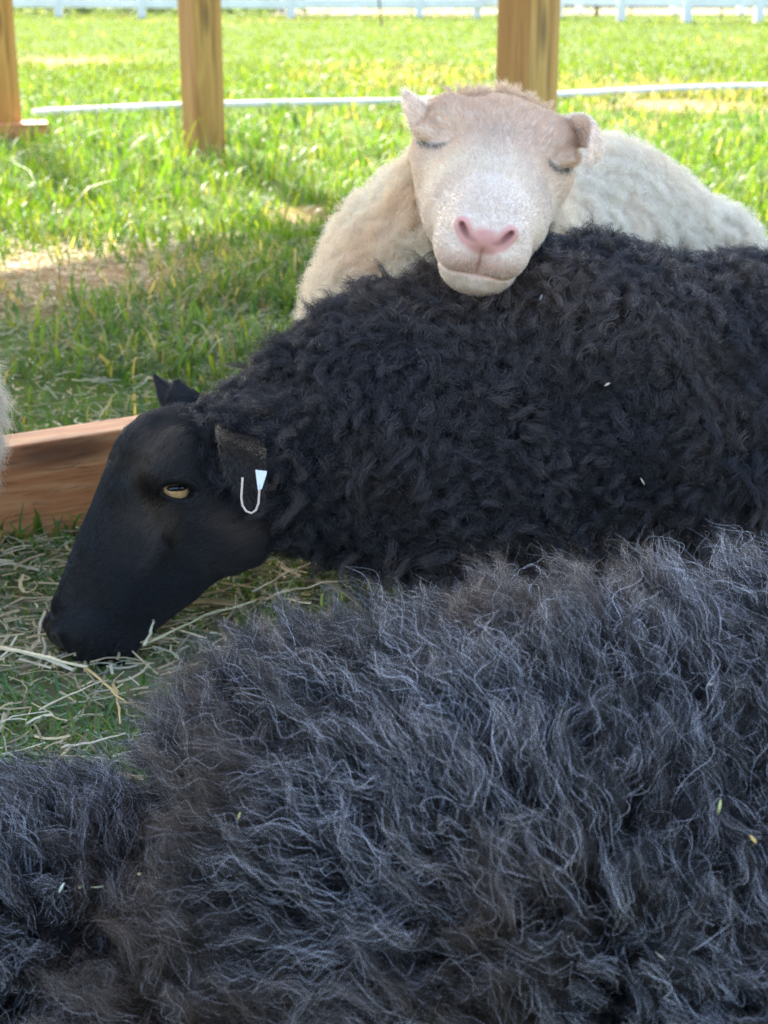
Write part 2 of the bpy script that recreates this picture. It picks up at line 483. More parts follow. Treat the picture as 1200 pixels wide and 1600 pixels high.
def blades(n, dmin, dmax, hmin, hmax, wid, spread=.62, lean=.6, power=1.0, xr=None, dens=None, growth=2.6):
    u = rng.random(n)
    if power == 1.0: d = dmin*(dmax/dmin)**u
    else: d = (dmin**power+(dmax**power-dmin**power)*u)**(1/power)
    x = (rng.random(n)*2-1)*spread*d*1.02
    if xr is not None: x = xr[0]+(xr[1]-xr[0])*rng.random(n)
    y = d
    # tufts: pull towards clump centres, drop blades on bare spots
    tn = fbm(np.stack([x*5, y*5, 0*x], -1), 2)
    keep = (rng.random(n) < .62+.9*tn) & (rng.random(n) > bare(x, y)*.93)
    if dens is not None: keep &= rng.random(n) < dens(x, y)
    x, y, tn = x[keep], y[keep], tn[keep]; n = len(x)
    big = np.maximum(1, y/growth)**.75
    h = (hmin+(hmax-hmin)*rng.random(n)**1.6)*(1+.8*np.clip(tn, -.5, 1))
    wd = wid*(.55+.9*rng.random(n))*big
    az = rng.random(n)*6.283
    ln = lean*(.3+rng.random(n)*1.2)
    dx, dy = np.cos(az), np.sin(az)
    sx, sy = -dy, dx
    tw = rng.normal(size=n)*.5
    z0 = ground_z(x, y)
    lv = [(0, 1.0, .0), (.35, .95, .18), (.7, .7, .5), (1, 0, 1.0)]
    vs = []
    for (t, wf, bf) in lv:
        cx = x+dx*h*ln*bf; cy = y+dy*h*ln*bf; cz = z0+h*(t-.35*ln*bf*t)
        c, s = np.cos(tw*t), np.sin(tw*t)
        ox, oy = (sx*c-sy*s)*wd*.5*wf, (sx*s+sy*c)*wd*.5*wf
        if wf > 0:
            vs.append(np.stack([cx-ox, cy-oy, cz], -1)); vs.append(np.stack([cx+ox, cy+oy, cz], -1))
        else: vs.append(np.stack([cx, cy, cz], -1))
    V = np.stack(vs, 1)                              # n,7,3
    b0 = np.arange(n)*7
    q = np.concatenate([np.stack([b0, b0+1, b0+3, b0+2], 1), np.stack([b0+2, b0+3, b0+5, b0+4], 1)])
    t3 = np.stack([b0+4, b0+5, b0+6], 1)
    c = np.array(GC)[rng.integers(0, len(GC), n)]*(.75+.5*rng.random((n, 1)))
    grey = (.85*np.clip((4.6-y)/1.2, 0, 1)*rng.random(n))[:, None]  # shade tone painted in: blades in the roof's shadow go greyer
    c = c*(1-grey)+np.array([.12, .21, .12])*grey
    fr_ = np.clip((y-9)/8, 0, .75)[:, None]
    c = c*(1-fr_)+np.array([.150, .225, .020])*fr_
    c *= np.where(y < 2.2, 1.35, .80)[:, None]  # nearest blades painted brighter, against the shade around the black head
    dr = rng.random(n) < .03+.06*np.clip((4.6-y)/1.2, 0, 1)+.75*dry_amount(x, y)+.35*bare(x, y)
    c[dr] = np.array(DRY)*.8*(.5+.8*rng.random((dr.sum(), 1)))
    return V.reshape(-1, 3), q, t3, np.repeat(c, 7, 0)

def merge(parts):
    Vs, Q, T, C = [], [], [], []; o = 0
    for V, q, t, c in parts:
        Vs.append(V); Q.append(q+o); T.append(t+o); C.append(c); o += len(V)
    return np.concatenate(Vs), np.concatenate(Q), np.concatenate(T), np.concatenate(C)

M_grass = attr_mat('grass_blade_material', rough=.42, spec=.35, trans=.55, trans_tint=(1.3, 1.2, .45))
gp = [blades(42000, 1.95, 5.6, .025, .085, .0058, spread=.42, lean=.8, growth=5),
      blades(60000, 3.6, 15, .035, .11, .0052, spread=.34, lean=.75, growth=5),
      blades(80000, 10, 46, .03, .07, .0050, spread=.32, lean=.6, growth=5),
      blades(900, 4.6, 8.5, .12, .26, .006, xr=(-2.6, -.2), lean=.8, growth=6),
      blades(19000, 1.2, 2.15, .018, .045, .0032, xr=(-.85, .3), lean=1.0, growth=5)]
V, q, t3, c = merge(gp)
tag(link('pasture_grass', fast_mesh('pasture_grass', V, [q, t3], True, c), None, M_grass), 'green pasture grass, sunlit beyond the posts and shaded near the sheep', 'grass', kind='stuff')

# ------------------------------------------------------------------ hay on the ground by the black sheep
def hay(n, xr, yr, lmin, lmax, rad, zmax, cols):
    x = xr[0]+(xr[1]-xr[0])*rng.random(n); y = yr[0]+(yr[1]-yr[0])*rng.random(n)
    L = lmin+(lmax-lmin)*rng.random(n)**2
    az = rng.random(n)*6.283; el = rng.normal(size=n)*.16
    d = np.stack([np.cos(az)*np.cos(el), np.sin(az)*np.cos(el), np.sin(el)], -1)
    s = nrm(np.cross(d, [0, 0, 1])); up = np.cross(s, d)
    c0 = np.stack([x, y, ground_z(x, y)+.003+zmax*rng.random(n)], -1)
    bow = rng.normal(size=n)*.15
    vs = []
    r = rad*(.5+rng.random(n))
    for t in (-.5, -.17, .17, .5):
        p = c0+d*(L*t)[:, None]+s*(bow*L*(t*t*4-.5))[:, None]
        vs += [p-s*r[:, None], p+up*r[:, None]*.8, p+s*r[:, None]]
    V = np.stack(vs, 1)
    V[..., 2] = np.maximum(V[..., 2], .0005-.02)
    b = np.arange(n)*12; q = []
    for k in range(3):
        o = b+3*k
        q += [np.stack([o, o+1, o+4, o+3], 1), np.stack([o+1, o+2, o+5, o+4], 1)]
    c = np.array(cols)[rng.integers(0, len(cols), n)]*(.6+.7*rng.random((n, 1)))
    return V.reshape(-1, 3), np.concatenate(q), np.zeros((0, 3), int), np.repeat(c, 12, 0)
M_hay = attr_mat('hay_material', rough=.6, spec=.3, trans=.2)
SC = [(.70, .54, .30), (.58, .45, .25), (.46, .37, .21), (.76, .66, .45)]
GH = [(.30, .35, .20), (.40, .43, .28), (.22, .30, .14), (.50, .50, .34)]
hp = [hay(3200, (-.75, .3), (1.15, 2.02), .015, .05, .0010, .018, GH),
      hay(2600, (-.75, .3), (1.15, 2.02), .02, .08, .0014, .026, SC),
      hay(240, (-.7, .25), (1.2, 1.95), .05, .12, .0026, .034, SC),
      hay(3600, (-1.5, -.3), (3.6, 4.7), .02, .08, .0016, .01, SC+[(.7, .56, .34)])]
c2 = [hay(3800, (-1.3, .4), (2.0, 3.8), .02, .08, .0012, .016, SC+GH)]
V, q, t3, c = merge(hp+c2)
tag(link('scattered_hay', fast_mesh('scattered_hay', V, [q], True, c), None, M_hay), 'loose hay and dry clippings strewn on the ground under the black head', 'hay', kind='stuff')

def straw(name, pts, r, col, label, flat=.45):
    pts = np.asarray(pts)
    t = np.linspace(0, 1, 9); k = np.linspace(0, 1, len(pts))
    pp = np.stack([np.interp(t, k, pts[:, i]) for i in range(3)], -1)
    pp += rng.normal(size=pp.shape)*.0006
    v, qd, tr = tube(pp, r*(1-.35*t)*(1+.15*np.sin(t*14)), 6, flat)
    o = link(name, fast_mesh(name, v, [qd, tr], True, np.tile(np.array(col), (len(v), 1))), None, M_straw)
    return tag(o, label, 'straw', 'large straws lying on the hay')
M_straw = attr_mat('straw_material', rough=.5, spec=.35, noise=.35, nscale=180)
big = [([(0, 1012), (60, 1024), (135, 1042)], .0062, (.66, .55, .33), 'thick pale straw stalk in front of the black nose at the left edge'),
       ([(130, 1040), (165, 1070), (200, 1100)], .0035, (.60, .43, .17), 'golden straw continuing from the thick pale stalk towards the near fleece'),
       ([(232, 1003), (320, 962), (400, 938)], .0042, (.50, .42, .22), 'long straw lying along under the black jaw'),
       ([(425, 930), (500, 912), (598, 902)], .0034, (.62, .52, .33), 'pale curved straw under the black neck'),
       ([(395, 925), (440, 900), (486, 880)], .0034, (.48, .42, .27), 'grey straw pointing up behind the black jaw'),
       ([(176, 1066), (184, 1100), (188, 1130)], .0024, (.62, .42, .18), 'short orange straw standing beside the near fleece'),
       ([(95, 1168), (140, 1160), (196, 1146)], .0036, (.62, .52, .36), 'pale straw at the edge of the near fleece, lower left'),
       ([(225, 1010), (235, 990), (240, 968)], .0036, (.56, .50, .32), 'short stubby straw leaning up below the black jaw'),
       ([(250, 1055), (300, 1040), (345, 1022)], .0028, (.52, .40, .22), 'thin brown straw between the black chin and near fleece'),
       ([(60, 1110), (110, 1085), (170, 1060)], .0028, (.58, .47, .30), 'slender straw crossing the hay below the black nose')]
for pts, r, col, lab in big:
    h0 = .03
    straw('straw', [G(px, py, h0+.006*i) for i, (px, py) in enumerate(pts)], r*.62, col, lab)

# ------------------------------------------------------------------ shelter: posts and roof that throw the shade
M_post = wood_mat('post_wood', (.44, .21, .045), (.57, .32, .09), (.27, .125, .035), 'Z', 11, shade_tint=(.62, .44, .36))
M_board = wood_mat('board_wood', (.56, .21, .075), (.70, .33, .14), (.20, .085, .04), 'X', 30)
M_roof = noise_mat('roof_sheet', (.34, .35, .36), (.44, .45, .46), scale=3, rough=.45)
U2 = np.array([.68, .73]); U2 /= np.linalg.norm(U2); V2 = np.array([U2[1], -U2[0]])
HR = 2.3
K2 = np.array([-.05, 5.02])+SUN_H*(HR+.16)/math.tan(SUN_EL)
def SH(u, v): return K2+U2*u+V2*v
rotz = math.atan2(U2[1], U2[0])
shel = empty('shelter', (*SH(-2.5, 2.1), 0))
tag(shel, 'open timber shelter whose two square posts stand behind the sheep', 'shelter')
posts = [(G(320, 241), R_(35)), (G(817, 340), R_(42)), (np.array([*SH(-4.6, .4), 0]), rotz), (np.array([*SH(-4.6, 3.9), 0]), rotz)]
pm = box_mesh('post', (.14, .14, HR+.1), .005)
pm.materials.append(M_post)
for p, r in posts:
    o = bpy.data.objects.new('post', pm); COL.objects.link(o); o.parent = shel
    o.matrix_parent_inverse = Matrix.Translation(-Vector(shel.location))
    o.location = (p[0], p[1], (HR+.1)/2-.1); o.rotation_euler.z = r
cen = SH(-2.5, 2.1)
rm = box_mesh('roof', (5.0, 4.2, .05), .004); rm.materials.append(M_roof)
o = link('roof', rm, shel); o.location = (cen[0], cen[1], HR+.16); o.rotation_euler.z = rotz
for v in (.1, 1.0, 2.1, 3.2, 4.1):
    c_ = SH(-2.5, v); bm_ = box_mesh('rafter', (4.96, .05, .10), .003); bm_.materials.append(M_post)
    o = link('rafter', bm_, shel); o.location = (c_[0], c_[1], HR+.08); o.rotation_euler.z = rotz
# lone post on a foot block at the far left
p = G(8, 212)
lone = empty('timber_post', (p[0], p[1], 0)); tag(lone, 'square timber post on a wooden foot block at the far left', 'post')
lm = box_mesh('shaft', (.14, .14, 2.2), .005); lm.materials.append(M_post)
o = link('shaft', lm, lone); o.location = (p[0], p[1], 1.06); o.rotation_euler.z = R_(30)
fm = box_mesh('foot_block', (.34, .20, .075), .006); fm.materials.append(M_board)
o = link('foot_block', fm, lone); o.location = (p[0]+.05, p[1]-.04, .03); o.rotation_euler.z = R_(14)

# board standing on edge at the left
a = G(0, 850, .0); b = G(130, 826, .0); d2 = nrm((b-a)[:2]); 
bm_ = box_mesh('wooden_board', (1.25, .062, .142), .003); bm_.materials.append(M_board)
o = link('wooden_board', bm_)
c_ = a[:2]+d2*(-.38)+np.array([-d2[1], d2[0]])*.031
o.location = (c_[0], c_[1], .064); o.rotation_euler = (0, 0, math.atan2(d2[1], d2[0]))
tag(o, 'reddish brown timber board standing on edge behind the black sheep face', 'board')

# white pipe lying across the pasture
M_white = noise_mat('white_vinyl', (.72, .70, .66), (.84, .82, .78), scale=2, rough=.4)
a = G(52, 178, .03); b = G(775, 152, .03); e = b+(b-a)*.75
pp = np.linspace(a, e, 40); pp[:, 2] = .035+.01*np.sin(np.linspace(0, 9, 40))
v, qd, tr = tube(pp, .021, 10)
tag(link('white_pipe', fast_mesh('white_pipe', v, [qd, tr]), None, M_white), 'long white plastic pipe lying across the sunny grass', 'pipe')

# ------------------------------------------------------------------ lane and fences far behind
M_lane = noise_mat('lane_gravel', (.30, .25, .18), (.42, .36, .27), scale=3, rough=1, bump=.3, spec=0)
M_road = noise_mat('road_asphalt', (.07, .07, .08), (.11, .11, .12), scale=6, rough=1, spec=0)
def strip(name, x0, x1, y0, y1, z, mat):
    me = fast_mesh(name, [(x0, y0, z), (x1, y0, z), (x1, y1, z), (x0, y1, z)], [np.array([[0, 1, 2, 3]])], False)
    return tag(link(name, me, None, mat), kind='structure')
yl0 = G(600, 24)[1]; yl1 = G(600, 14)[1]
strip('gravel_lane', -2.6, 90, yl0, yl1, .006, M_lane)
strip('road', -2, 140, yl1+1.5, G(600, 2)[1], .010, M_road)
import bmesh
def fence(name, pts, rails, label, ph=1.3, pw=.16):
    e = empty(name, (pts[0][0], pts[0][1], 0)); tag(e, label, 'fence')
    pmh = box_mesh('fence_post', (pw, pw, ph), .006); pmh.materials.append(M_white)
    for p in pts:
        o = bpy.data.objects.new('fence_post', pmh); COL.objects.link(o); o.parent = e
        o.matrix_parent_inverse = Matrix.Translation(-Vector(e.location)); o.location = (p[0], p[1], ph/2-.03)
    for z in rails:
        for p, q_ in zip(pts[:-1], pts[1:]):
            L = np.hypot(*(q_[:2]-p[:2])); r_ = box_mesh('rail', (L-pw, .05, .17), .004); r_.materials.append(M_white)
            o = link('rail', r_, e); o.location = (*((p[:2]+q_[:2])/2), z); o.rotation_euler.z = math.atan2(q_[1]-p[1], q_[0]-p[0])
    return e
fence('white_fence', [G(x, y) for x, y in ((-260, 24), (92, 25.5), (222, 27.5), (455, 28), (655, 27), (873, 27.5))], (.28, .68, 1.08), 'white rail fence along the far side of the sunny pasture')
fence('white_fence', [G(x, y) for x, y in ((745, 27), (970, 32), (1073, 34), (1185, 34), (1330, 34))], (.36, .72, 1.08), 'white rail fence with closely spaced posts at far right')
fence('white_fence', [G(x, y) for x, y in ((440, 21), (555, 22), (700, 21), (905, 21), (1053, 22), (1157, 22), (1300, 22))], (.4, .75, 1.1), 'second white fence beyond the gravel lane')
M_stake = noise_mat('stake_metal', (.05, .055, .05), (.10, .10, .09), scale=20, rough=.6)
for px, py, ln, lab in ((198, 27, 0, 'thin dark stake beside the white fence at far left'), (513, 26, 0, 'thin dark stake between white posts, far middle'),
                    (597, 40, -.12, 'leaning dark stake standing nearest in the far pasture'), (643, 25, 0, 'dark stake beside a white fence post, far middle'),
                    (932, 26, 0, 'brown stake with weeds round its foot, far right'), (985, 27, 0, 'thin dark stake behind the right fence'), (1127, 30, 0, 'thin dark stake near the right end of the far fence')):
    p = G(px, py); v, qd, tr = tube([p+np.array([0, 0, -.1]), p+np.array([ln*.6, 0, .6]), p+np.array([ln*1.3, 0, 1.3])], .019 if px != 932 else .05, 6)
    tag(link('fence_stake', fast_mesh('fence_stake', v, [qd, tr]), None, M_stake), lab, 'stake', 'stakes along the far fence')

# low hedges behind the far fences
M_leaf = attr_mat('hedge_leaf', rough=.5, spec=.3, trans=.3)
def hedge(n, x0, x1, y0, y1, h, label):
    c0 = np.stack([x0+(x1-x0)*rng.random(n), y0+(y1-y0)*rng.random(n), h*rng.random(n)**.8], -1)
    c0[:, 2] *= .6+.6*np.abs(vnoise(np.stack([c0[:, 0]*.9, c0[:, 1]*0, c0[:, 1]*0], -1)))
    a_ = nrm(rng.normal(size=(n, 3))); b_ = nrm(np.cross(a_, rng.normal(size=(n, 3))))
    s_ = .045*(.6+.8*rng.random((n, 1)))
    V_ = np.stack([c0-a_*s_, c0-b_*s_*.5, c0+a_*s_, c0+b_*s_*.5], 1).reshape(-1, 3)
    k_ = np.arange(n)*4
    cc_ = np.array([.045, .075, .025])*(.5+1.0*rng.random((n, 1)))
    tag(link('hedge', fast_mesh('hedge', V_, [np.stack([k_, k_+1, k_+2, k_+3], 1)], False, np.repeat(cc_, 4, 0)), None, M_leaf), label, 'hedge', kind='stuff')
hedge(16000, -22, -1.8, 37, 38.6, .75, 'low dark green hedge behind the far left fence')
hedge(9000, 3.2, 26, 47.5, 49, .6, 'low dark hedge across the lane at far right')

# ================================================================== THE SHEEP
EYE_SLANT = R_(42)
def head_base(q, ey, broad):
    """sheep head without openings, in its own frame (metres): y from poll to nose, z up to the forehead, q.x already folded"""
    d = sd_ell(q, (0, .030, .000), (.055+.009*broad, .066, .055-.003*broad))
    d = smin(d, sd_cone(q, (0, .060, .010), (0, .222, -.026), .047, .029+.004*broad), .02)
    d = smin(d, sd_ell(q, (.043, ey-.006, .020+.010*broad), (.021, .032, .021)), .018)           # brow
    d = smin(d, sd_ell(q, (.040+.006*broad, ey+.004, -.012+.008*broad), (.020, .034, .024)), .02)  # cheekbone
    d = smin(d, sd_cone(q, (0, .035, -.060), (0, .212, -.060), .040, .020), .03)      # jaw
    d = smin(d, sd_ell(q, (.030, .045, -.050), (.024, .055, .048)), .02)            # cheek
    d = smin(d, sd_ell(q, (.024+.004*broad, .135-.01*broad, -.030), (.018+.003*broad, .070, .029)), .028)
    d = smin(d, sd_ell(q, (.016, .234, -.040), (.020-.001*broad, .029, .022)), .016)            # upper lip
    d = smin(d, sd_ell(q, (0, .219-.005*broad, -.068), (.027-.003*broad, .028, .0145)), .018)               # chin
    d = smin(d, sd_ell(q, (0, .254, -.024), (.017, .012, .013)), .008)               # nose pad
    d = smin(d, sd_ell(q, (.017, .250, -.018), (.0080, .012, .0085)), .008)          # nostril wing
    return d

def fold(q):
    q = q.copy(); q[..., 0] = np.abs(q[..., 0]); return q

def mouth_line(q):
    """0..1 along the parting of the lips and the groove under the nose"""
    x, y, z = q[..., 0], q[..., 1], q[..., 2]
    zm = -.0605+.010*np.clip((.245-y)/.06, 0, 1)**1.5+.0012*np.sin(x*180)
    a = np.exp(-((z-zm)/.0017)**2)*np.clip((y-.200)/.025, 0, 1)
    b = np.exp(-(x/.0016)**2)*np.clip((y-.235)/.01, 0, 1)*np.clip((-.031-z)/.004, 0, 1)*np.clip((z+.062)/.002, 0, 1)
    return np.maximum(a, .75*b)
def nostril_sd(q):
    a = sd_cone(q, (.0065, .268, -.0285), (.0135, .266, -.0265), .0020, .0028)
    return np.minimum(a, sd_cone(q, (.0135, .266, -.0265), (.0185, .260, -.0175), .0028, .0020))

def head_sdf(q, ey=.078, broad=0., slit=None):
    nz = vnoise(q*38+11)
    q = fold(q)
    d = head_base(q, ey, broad)+.0022*nz*np.clip((.17-q[..., 1])/.08, 0, 1)
    d = smax(d, -nostril_sd(q), .0025)
    d = d+.0020*mouth_line(q)
    if slit is None:                                   # open eye: almond opening between two lids
        d = smin(d, sd_cone(q, (.053, ey+.016, -.016), (.033, .190, -.032), .0100, .0055), .007)     # facial crest
        d = smax(d, -sd_ell(q, (.060, .140, -.056), (.016, .040, .016)), .014)
        d = smin(d, sd_ell(q, (.037, .040, -.056), (.021, .046, .038)), .007)                     # jaw muscle
        d = smin(d, sd_cone(q, (.046, ey-.034, .030), (.052, ey+.010, .027), .010, .008), .014)    # brow ridge
        c0 = np.array([0, ey, .006], np.float32); sa, ca = math.sin(EYE_SLANT), math.cos(EYE_SLANT)
        e = q-c0; e = np.stack([e[..., 0], ca*e[..., 1]+sa*e[..., 2], -sa*e[..., 1]+ca*e[..., 2]], -1)
        d = smin(d, sd_ell(e, (.046, 0, .002), (.014, .022, .017)), .010)
        d = smax(d, -sd_ell(e, (.068, 0, .0), (.020, .0185, .0088)), .003)
        d = smin(d, sd_cone(e, (.0585, -.020, .0045), (.0615, -.002, .0120), .0030, .0044), .004)    # upper lid
        d = smin(d, sd_cone(e, (.0615, -.002, .0120), (.0570, .021, .0040), .0044, .0028), .004)
        d = smin(d, sd_cone(e, (.0590, -.019, -.0045), (.0595, .0, -.0115), .0020, .0026), .004)
        d = smin(d, sd_cone(e, (.0595, .0, -.0115), (.0570, .020, -.0040), .0026, .0020), .004)
        d = smax(d, -sd_cone(q, (.060, ey+.024, -.006), (.050, ey+.050, -.022), .0040, .0030), .010)   # tear furrow
    else:                                              # closed eye: a lid line along the surface
        for a_, b_ in zip(slit[:-1], slit[1:]):
            d = smax(d, -sd_cone(q, a_, b_, .0016, .0016), .0025)
        c_ = np.mean(slit, 0)
        d = smin(d, sd_ell(q, c_+np.array([.000, -.008, .009]), (.013, .012, .007)), .006)
    return d

def lid_line(ey, broad):
    """closed-lid line found on the head surface, looking along the snout"""
    out = []
    for x in np.linspace(.044, .067, 6):
        s_ = (x-.0555)/.0115
        z = .014-.0035*s_-.002*(1-s_*s_)
        yy = .16
        for _ in range(60):
            dd = float(head_base(np.array([[x, yy, z]], np.float32), ey, broad)[0])
            if dd < 2e-4 or yy < .02: break
            yy -= max(dd*.8, 1e-4)
        out.append((x, yy, z))
    return np.array(out)

def frame(o, y, z):
    y = nrm(y); x = nrm(np.cross(y, z)); z = np.cross(x, y)
    return np.asarray(o, float), np.stack([x, y, z], 1)      # columns: local axes in world

def ear_mesh(spine, width, cup, side, thick=.003, n=9):
    """a bent, cupped ear: verts and quads; side = across direction, cup pushes the edges forward"""
    spine = np.asarray(spine, float); m = 14
    t = np.linspace(0, 1, m); k = np.linspace(0, 1, len(spine))
    # smooth interpolation of the spine
    sp = np.stack([np.interp(t, k, spine[:, i]) for i in range(3)], -1)
    for _ in range(3): sp[1:-1] = .25*sp[:-2]+.5*sp[1:-1]+.25*sp[2:]
    wd = np.interp(t, np.linspace(0, 1, len(width)), width)
    tg = nrm(np.gradient(sp, axis=0)); sd = nrm(side-(tg*side).sum(-1, keepdims=True)*tg); nr = np.cross(tg, sd)
    s = np.linspace(-1, 1, n)
    out = []
    for sg in (1, -1):
        th = thick*(1-np.abs(s)**3)[None, :, None]*(1-.6*t)[:, None, None]
        v = sp[:, None]+sd[:, None]*(s[None, :, None]*wd[:, None, None]*.5)+nr[:, None]*(cup*(s**2)[None, :, None]*wd[:, None, None]) + sg*nr[:, None]*th
        out.append(v.reshape(-1, 3))
    V = np.concatenate(out); q = []
    for sg in (0, 1):
        o = sg*m*n
        for i in range(m-1):
            j = np.arange(n-1); a = o+i*n+j
            f = np.stack([a, a+1, a+n+1, a+n], 1)
            q.append(f if sg else f[:, ::-1])
    for i in range(m-1):                                # rims
        for e in (0, n-1):
            a = i*n+e; b = a+m*n; f = np.array([[a, a+n, b+n, b]])
            q.append(f if e == 0 else f[:, ::-1])
    j = np.arange(n-1); a = (m-1)*n+j; b = a+m*n
    q.append(np.stack([a, a+1, b+1, b], 1))
    return V, np.concatenate(q)

def join(parts):
    Vs, Fs = [], []; o = 0
    for V, F in parts: Vs.append(V); Fs.append(F+o); o += len(V)
    return np.concatenate(Vs), np.concatenate(Fs)

def head_mesh(fr, sc, h=.0017, **kw):
    V, F = surface_nets(lambda g: head_sdf(g, **kw), (-.085, -.06, -.125), (.085, .285, .075), h)
    V = smooth_verts(V, F, 1)
    N = vert_normals(V, F)
    o, A = fr
    return V, F, (V*sc)@A.T+o, N@A.T

toCam = -cF
# ---------------------------------------------------------------- black sheep
blk = empty('black_sheep', (.55, 2.0, 0))
tag(blk, 'black curly sheep lying across the middle with a tag in its ear', 'sheep', 'sheep resting together')
iy = -.680*cR-.733*cU; iz = -.733*cR+.680*cU
roll = R_(24)
fb = frame(P(316, 704, 1.105), iy+.24*toCam, iz*math.cos(roll)+toCam*math.sin(roll))
SB = np.array([1.14, 1.045, 1.30])
EYB = .062
lV, lF, bhV, bhN = head_mesh(fb, SB, ey=EYB)
# wool-covered body
neck_a = fb[0]+fb[1]@np.array([0, -.01, -.03])
def black_body(g):
    d = sd_cone(g, (.284, 1.963, .165), (1.20, 2.08, .185), .200, .215)
    d = smin(d, sd_cone(g, P(620, 650, 1.20), P(900, 600, 1.27), .130, .165), .06)
    d = smin(d, sd_cone(g, P(600, 660, 1.19), P(425, 722, 1.15), .115, .085), .05)
    d = smin(d, sd_cone(g, P(425, 715, 1.15), neck_a, .085, .070), .04)
    d = smin(d, sd_ell(g, P(700, 790, 1.16), (.15, .09, .10)), .08)          # folded shoulder
    return d+.013*vnoise(g*15)+.007*vnoise(g*34+5)
bV, bF = surface_nets(black_body, (-.45, 1.4, -.12), (1.55, 2.42, .58), .011)
bV = smooth_verts(bV, bF, 1); bN = vert_normals(bV, bF)
# ears
fo, fA = fb
earN = ear_mesh([P(352, 660, 1.13), P(358, 672, 1.05), P(370, 694, .985), P(383, 724, .965), P(394, 758, .968), P(399, 794, .975)], [.012, .036, .052, .046, .030, .010], .14, nrm(cR*.88-.35*cU+.15*toCam))
earF = ear_mesh([P(292, 640, 1.17), P(262, 615, 1.185), P(241, 586, 1.20)], [.034, .034, .005], .3, nrm(cR+.2*toCam))
earF2 = ear_mesh([P(290, 638, 1.13), P(280, 616, 1.13), P(276, 594, 1.135)], [.050, .038, .006], .2, nrm(cR))
V, F = join([(bV, bF), (bhV, lF), earN, earF, earF2])
col = np.tile(np.array([.009, .0085, .0085]), (len(V), 1))
o0 = len(bV)
hq = fold(lV)
rim = np.clip(1-np.abs(nostril_sd(hq)-.002)/.003, 0, 1)[:, None]
col[o0:o0+len(lV)] += np.array([.045, .038, .036])*rim
M_bskin = attr_mat('black_skin', rough=.5, spec=.2, noise=.3, nscale=40)
link('body', fast_mesh('black_body', V, [F], True, col), blk, M_bskin)

# ---------------------------------------------------------------- white sheep
wht = empty('white_sheep', (.2, 2.3, 0))
tag(wht, 'cream white sheep with pink nose, dozing with its chin on the black back', 'sheep', 'sheep resting together')
SW = np.array([1.52, 1.36, 1.36])
fs = .40
ay = fs*(-.185*cR-.98*cU)+math.sqrt(1-fs*fs)*toCam
fw = frame(P(786, 268, 1.30), ay, cU*.98-.185*cR*(-1)+.0*toCam)
# place so that the nose lands where the photograph has it
nose_l = np.array([0, .262, -.026])*SW
fw = (P(757, 374, 1.03)-fw[1]@nose_l, fw[1])
EYW = .070
SLIT = lid_line(EYW, 1.)
wlV, wlF, whV, whN = head_mesh(fw, SW, ey=EYW, broad=1., slit=SLIT)
wneck = fw[0]+fw[1]@np.array([0, .0, -.02])
def white_body(g):
    d = sd_cone(g, wneck, P(720, 400, 1.42), .075, .11)
    d = smin(d, sd_ell(g, P(680, 490, 1.45), (.155, .17, .17)), .08)
    d = smin(d, sd_cone(g, P(740, 480, 1.55), P(925, 400, 1.80), .16, .160), .08)
    d = smin(d, sd_cone(g, P(925, 400, 1.80), P(1085, 425, 1.86), .160, .105), .05)
    d = smin(d, sd_cone(g, P(760, 320, 1.30), P(620, 500, 1.40), .055, .085), .06)
    return d
wV, wF = surface_nets(white_body, (-.45, 1.6, -.12), (1.05, 2.95, .72), .011)
wV = smooth_verts(wV, wF, 1); wN = vert_normals(wV, wF)
earL = ear_mesh([P(692, 212, 1.25), P(668, 194, 1.235), P(652, 172, 1.23), P(634, 144, 1.23)], [.040, .044, .030, .004], .10, nrm(cR*.72+cU*.69))
earR = ear_mesh([P(866, 220, 1.27), P(902, 200, 1.25), P(932, 202, 1.22), P(940, 224, 1.19), P(918, 258, 1.18)], [.035, .046, .046, .040, .010], .09, nrm(cU*.8-.3*cR+.5*toCam))
V, F = join([(wV, wF), (whV, wlF), earL, earR])
wc = np.tile(np.array([.78, .64, .52]), (len(V), 1)); wc[:len(wV)] = (.82, .74, .64)
n0 = len(wV); n1 = n0+len(whV)
# skin colours of the face: pink nose, lips and lids
q = fold(wlV)
def nose_skin(q):
    a = np.clip(1.35-nostril_sd(q)/.0050, 0, 1)
    b = np.clip(1.5-np.linalg.norm((q-np.array([0, .266, -.0300]))/np.array([.0125, .03, .0085]), axis=1), 0, 1)
    c = np.clip(1.3-np.linalg.norm((q-np.array([0, .268, -.0215]))/np.array([.011, .03, .0060]), axis=1), 0, 1)
    return np.clip(np.maximum(np.maximum(a, b), .8*c)*1.6, 0, 1)
pink = nose_skin(q)
pink = np.maximum(pink, .5*np.clip(1-np.linalg.norm((q-np.array([.010, .250, -.050]))/np.array([.03, .04, .016]), axis=1), 0, 1)*2)
pink = np.clip(pink, 0, 1)[:, None]
fc = wc[n0:n1]*(1-pink)+np.array([.66, .34, .29])*pink
mo = np.clip(mouth_line(q)*1.15, 0, 1)[:, None]
fc = fc*(1-.5*mo)+np.array([.50, .22, .18])*.5*mo
nost = np.clip(1-(nostril_sd(q)+.0005)/.0022, 0, 1)[:, None]
fc = fc*(1-nost)+np.array([.16, .045, .04])*nost
ds = np.min([sd_cone(q, a_, b_, .0, .0) for a_, b_ in zip(SLIT[:-1], SLIT[1:])], 0)
sl_ = np.clip(1.5-ds/.0036, 0, 1)[:, None]
fc = fc*(1-sl_)+np.array([.03, .026, .026])*sl_
wc[n0:n1] = fc
wc[n1:] = np.array([.86, .74, .64])
M_wskin = attr_mat('white_skin', rough=.55, spec=.3, sss=.25, noise=.15, nscale=70)
link('body', fast_mesh('white_body', V, [F], True, wc), wht, M_wskin)

